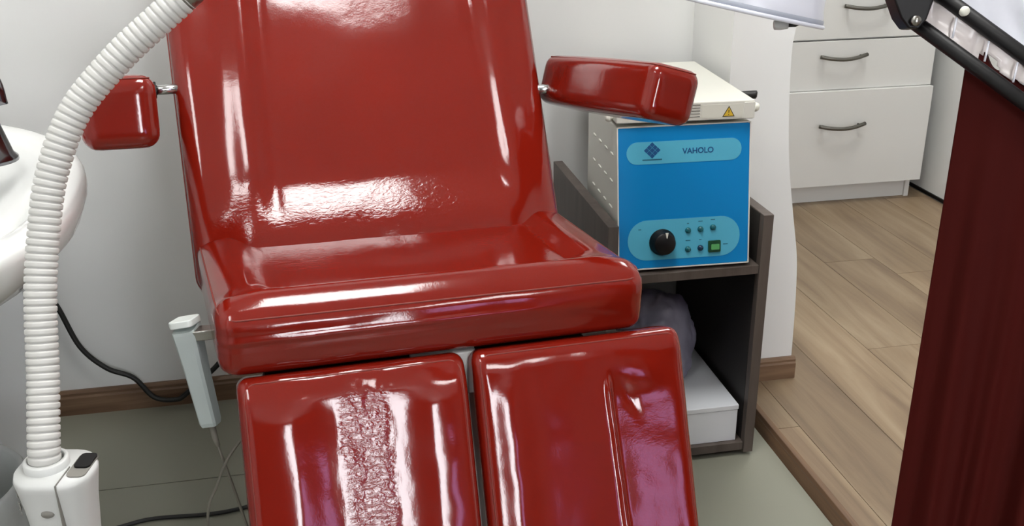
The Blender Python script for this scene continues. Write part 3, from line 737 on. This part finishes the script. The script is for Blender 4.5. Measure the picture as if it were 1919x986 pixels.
# clear plastic between the rods
bm = bmesh.new(); grid = []
for i in range(120):
    t = i/119*END*.93 + .05
    lo, hi = A0+AD*t, B0+BD*(t-.33)
    row = []
    for j in range(11):
        k = j/10*1.0
        p = lo+(hi-lo)*k
        p = p + n_*(.004+.0035*noise.noise(Vector((t*6, k*3, 1))) + .003*gs((t*2.6) % 1, .5, .06))
        row.append(bm.verts.new(w2l(p)))
    grid.append(row)
for i in range(119):
    for j in range(10):
        t = i/119*END*.93+.05
        # the wrap has slipped up from the lower rod in two places, the red cloth shows through there
        if (.58 < t < .83 and j < 5-int(abs(t-.68)*22)) or (.83 <= t < 1.5 and j < 4-int(abs(t-1.02)*8)): continue
        bm.faces.new((grid[i][j], grid[i+1][j], grid[i+1][j+1], grid[i][j+1]))
loose = [v for v in bm.verts if not v.link_faces]
bmesh.ops.delete(bm, geom=loose, context='VERTS')
o = obj('plastic_wrap', bm, M['film'], LP, True); sd = o.modifiers.new('thick', 'SOLIDIFY'); sd.thickness = .0006
for t in (.36, .635, .88):
    bm = bmesh.new()
    lo, hi = A0+AD*t, B0+BD*(t-.33)
    a_, b_ = lo+(hi-lo)*.25, lo+(hi-lo)*.75
    tube(bm, [w2l(a_-n_*.001), w2l((a_+b_)/2-n_*.0015), w2l(b_-n_*.001)], .0011, 6)
    obj('wrap_crease', bm, M['cover'], LP, True)
# white crumpled cover behind the upper rod
bm = bmesh.new(); grid = []
upv = Vector((.03, .25, .96)).normalized()
for i in range(64):
    t = i/63*2.6 - .1; row = []
    for j in range(30):
        k = j/29
        p = B0+BD*t + n_*.02 + upv*(-.005+k*.26) + Vector((.05*k, 0, 0))
        ph = (t*.35+k*.6)
        p += n_*(.010*noise.noise(Vector((ph*9+k*2, t*1.5, 2))) + .006*abs(noise.noise(Vector((ph*17, k*3, 7)))))
        row.append(bm.verts.new(w2l(p)))
    grid.append(row)
for i in range(63):
    for j in range(29): bm.faces.new((grid[i][j], grid[i+1][j], grid[i+1][j+1], grid[i][j+1]))
o = obj('plastic_cover', bm, M['cover'], LP, True); sd = o.modifiers.new('thick', 'SOLIDIFY'); sd.thickness = .001
# lamp head
axis = (cu*.94 + cr*.21 - fw*.295).normalized()
hc = Vector((.4055, .963, 1.1075))
XH = frame(w2l(hc), axis, cr)
obj('lamp_shade', L([(.0895, .0015), (.0905, .006), (.0885, .012), (.0865, .030), (.080, .056), (.062, .078), (.035, .088), (0, .09)], 56, XH, False), M['lamp'], LP, True)
obj('shade_groove', L([(.089, -.0012), (.0915, .0005), (.0915, .0040), (.0885, .0055)], 56, XH, False), M['lampgrey'], LP, True)
obj('shade_rim', L([(.076, -.004), (.0925, -.0035), (.094, -.0015), (.0925, .0004), (.076, .0004), (.076, -.004)], 56, XH, False), M['lamp'], LP, True)
obj('lamp_lens', L([(0, -.001), (.0755, -.001), (.0755, .001), (0, .001)], 48, XH), mat('lens_glass', (.9, .95, 1, 1), .05, trans=.9), LP)
kx = w2l(Vector((.4465, .947, 1.0885)))
kb = obj('clamp_block', L([(0, 0), (.0045, 0), (.0052, .006), (.0048, .013), (0, .013)], 14, frame(kx, cr*.98+cu*.1)), M['plastic'], LP, True)
obj('clamp_pin', L([(0, .0), (.0028, .0), (.0026, .008), (.0008, .012), (0, .0125)], 12, frame(kx+cr*.0132+cu*.001, cr)), M['rubber'], kb, True)
nk = [w2l(Vector((.582, .945, 1.145))), w2l(Vector((.575, .965, 1.20))), w2l(Vector((.53, .985, 1.235))), w2l(Vector((.47, .99, 1.23))), w2l(hc+axis*.088)]
obj('neck', T(smooth_path(nk, 6), .010, 12), M['black'], LP, True)
# post and foot, right of the picture
pe = A0+AD*END; pu = B0+BD*(END-.35)
obj('arm_joint', B(-.025, .025, -.02, .02, (pe-O_).z-.03, (pu-O_).z+.03, X=Matrix.Translation(((pe+pu).x/2-O_.x+.01, (pe+pu).y/2-O_.y, 0))), M['black'], LP, bevel=.004)
obj('stand_post', L([(.016, .02), (.016, (pe-O_).z-.025)], 20, Matrix.Translation(((pe+pu).x/2-O_.x+.01, (pe+pu).y/2-O_.y, 0))), M['black'], LP, True)
obj('stand_foot', L([(0, 0), (.17, 0), (.17, .015), (.15, .03), (.03, .04), (0, .04)], 40), M['black'], LP, True)
# thin rail behind the lower rod that carries the cloth
R0 = A0 + Vector((.004, .022, .004))
obj('cloth_rail', T([w2l(R0+AD*.48), w2l(R0+AD*1.8), w2l(R0+AD*(END-.05))], .004, 10), M['black'], LP, True)
# dark red cloth hung over the rail
bm = bmesh.new(); grid = []
hx = Vector((AD.x, AD.y, 0)).normalized(); hn = Vector((hx.y, -hx.x, 0)) ; hn = hn if hn.y < 0 else -hn
NI, t0, t1 = 220, .575, 3.35
for i in range(NI):
    t = t0+(t1-t0)*i/(NI-1); c = R0+AD*t; row = []
    bump_ = .017*gs(t, .69, .075)+.014*gs(t, 1.0, .12)
    sec = [(-.3, .003), (0, -.0075-bump_), (.8, -.004-bump_*.6), (1, .02)] + [(1, .05+.045*k) for k in range(22)]
    fold = math.sin(t*7.3+1)+.5*math.sin(t*15+.6)+.3*math.sin(t*31)
    for sd_, dz in sec:
        zz = c.z-dz
        amp = .0105*min(1, max(0, dz)/.5)
        p = Vector((c.x, c.y, max(.045, zz))) + hn*(sd_*.007 + (amp*fold if sd_ > 0 else -amp*fold*0)) + hx*(-.0*dz)
        row.append(bm.verts.new(p))
    grid.append(row)
for i in range(NI-1):
    for j in range(len(grid[0])-1):
        bm.faces.new((grid[i][j], grid[i+1][j], grid[i+1][j+1], grid[i][j+1]))
bmesh.ops.remove_doubles(bm, verts=bm.verts, dist=1e-5)
o = obj('red_cloth', bm, M['cloth'], smooth=True); sd = o.modifiers.new('thick', 'SOLIDIFY'); sd.thickness = .0025
tag(o, 'dark red fabric drape hanging straight down behind the black lamp arm', 'drape')
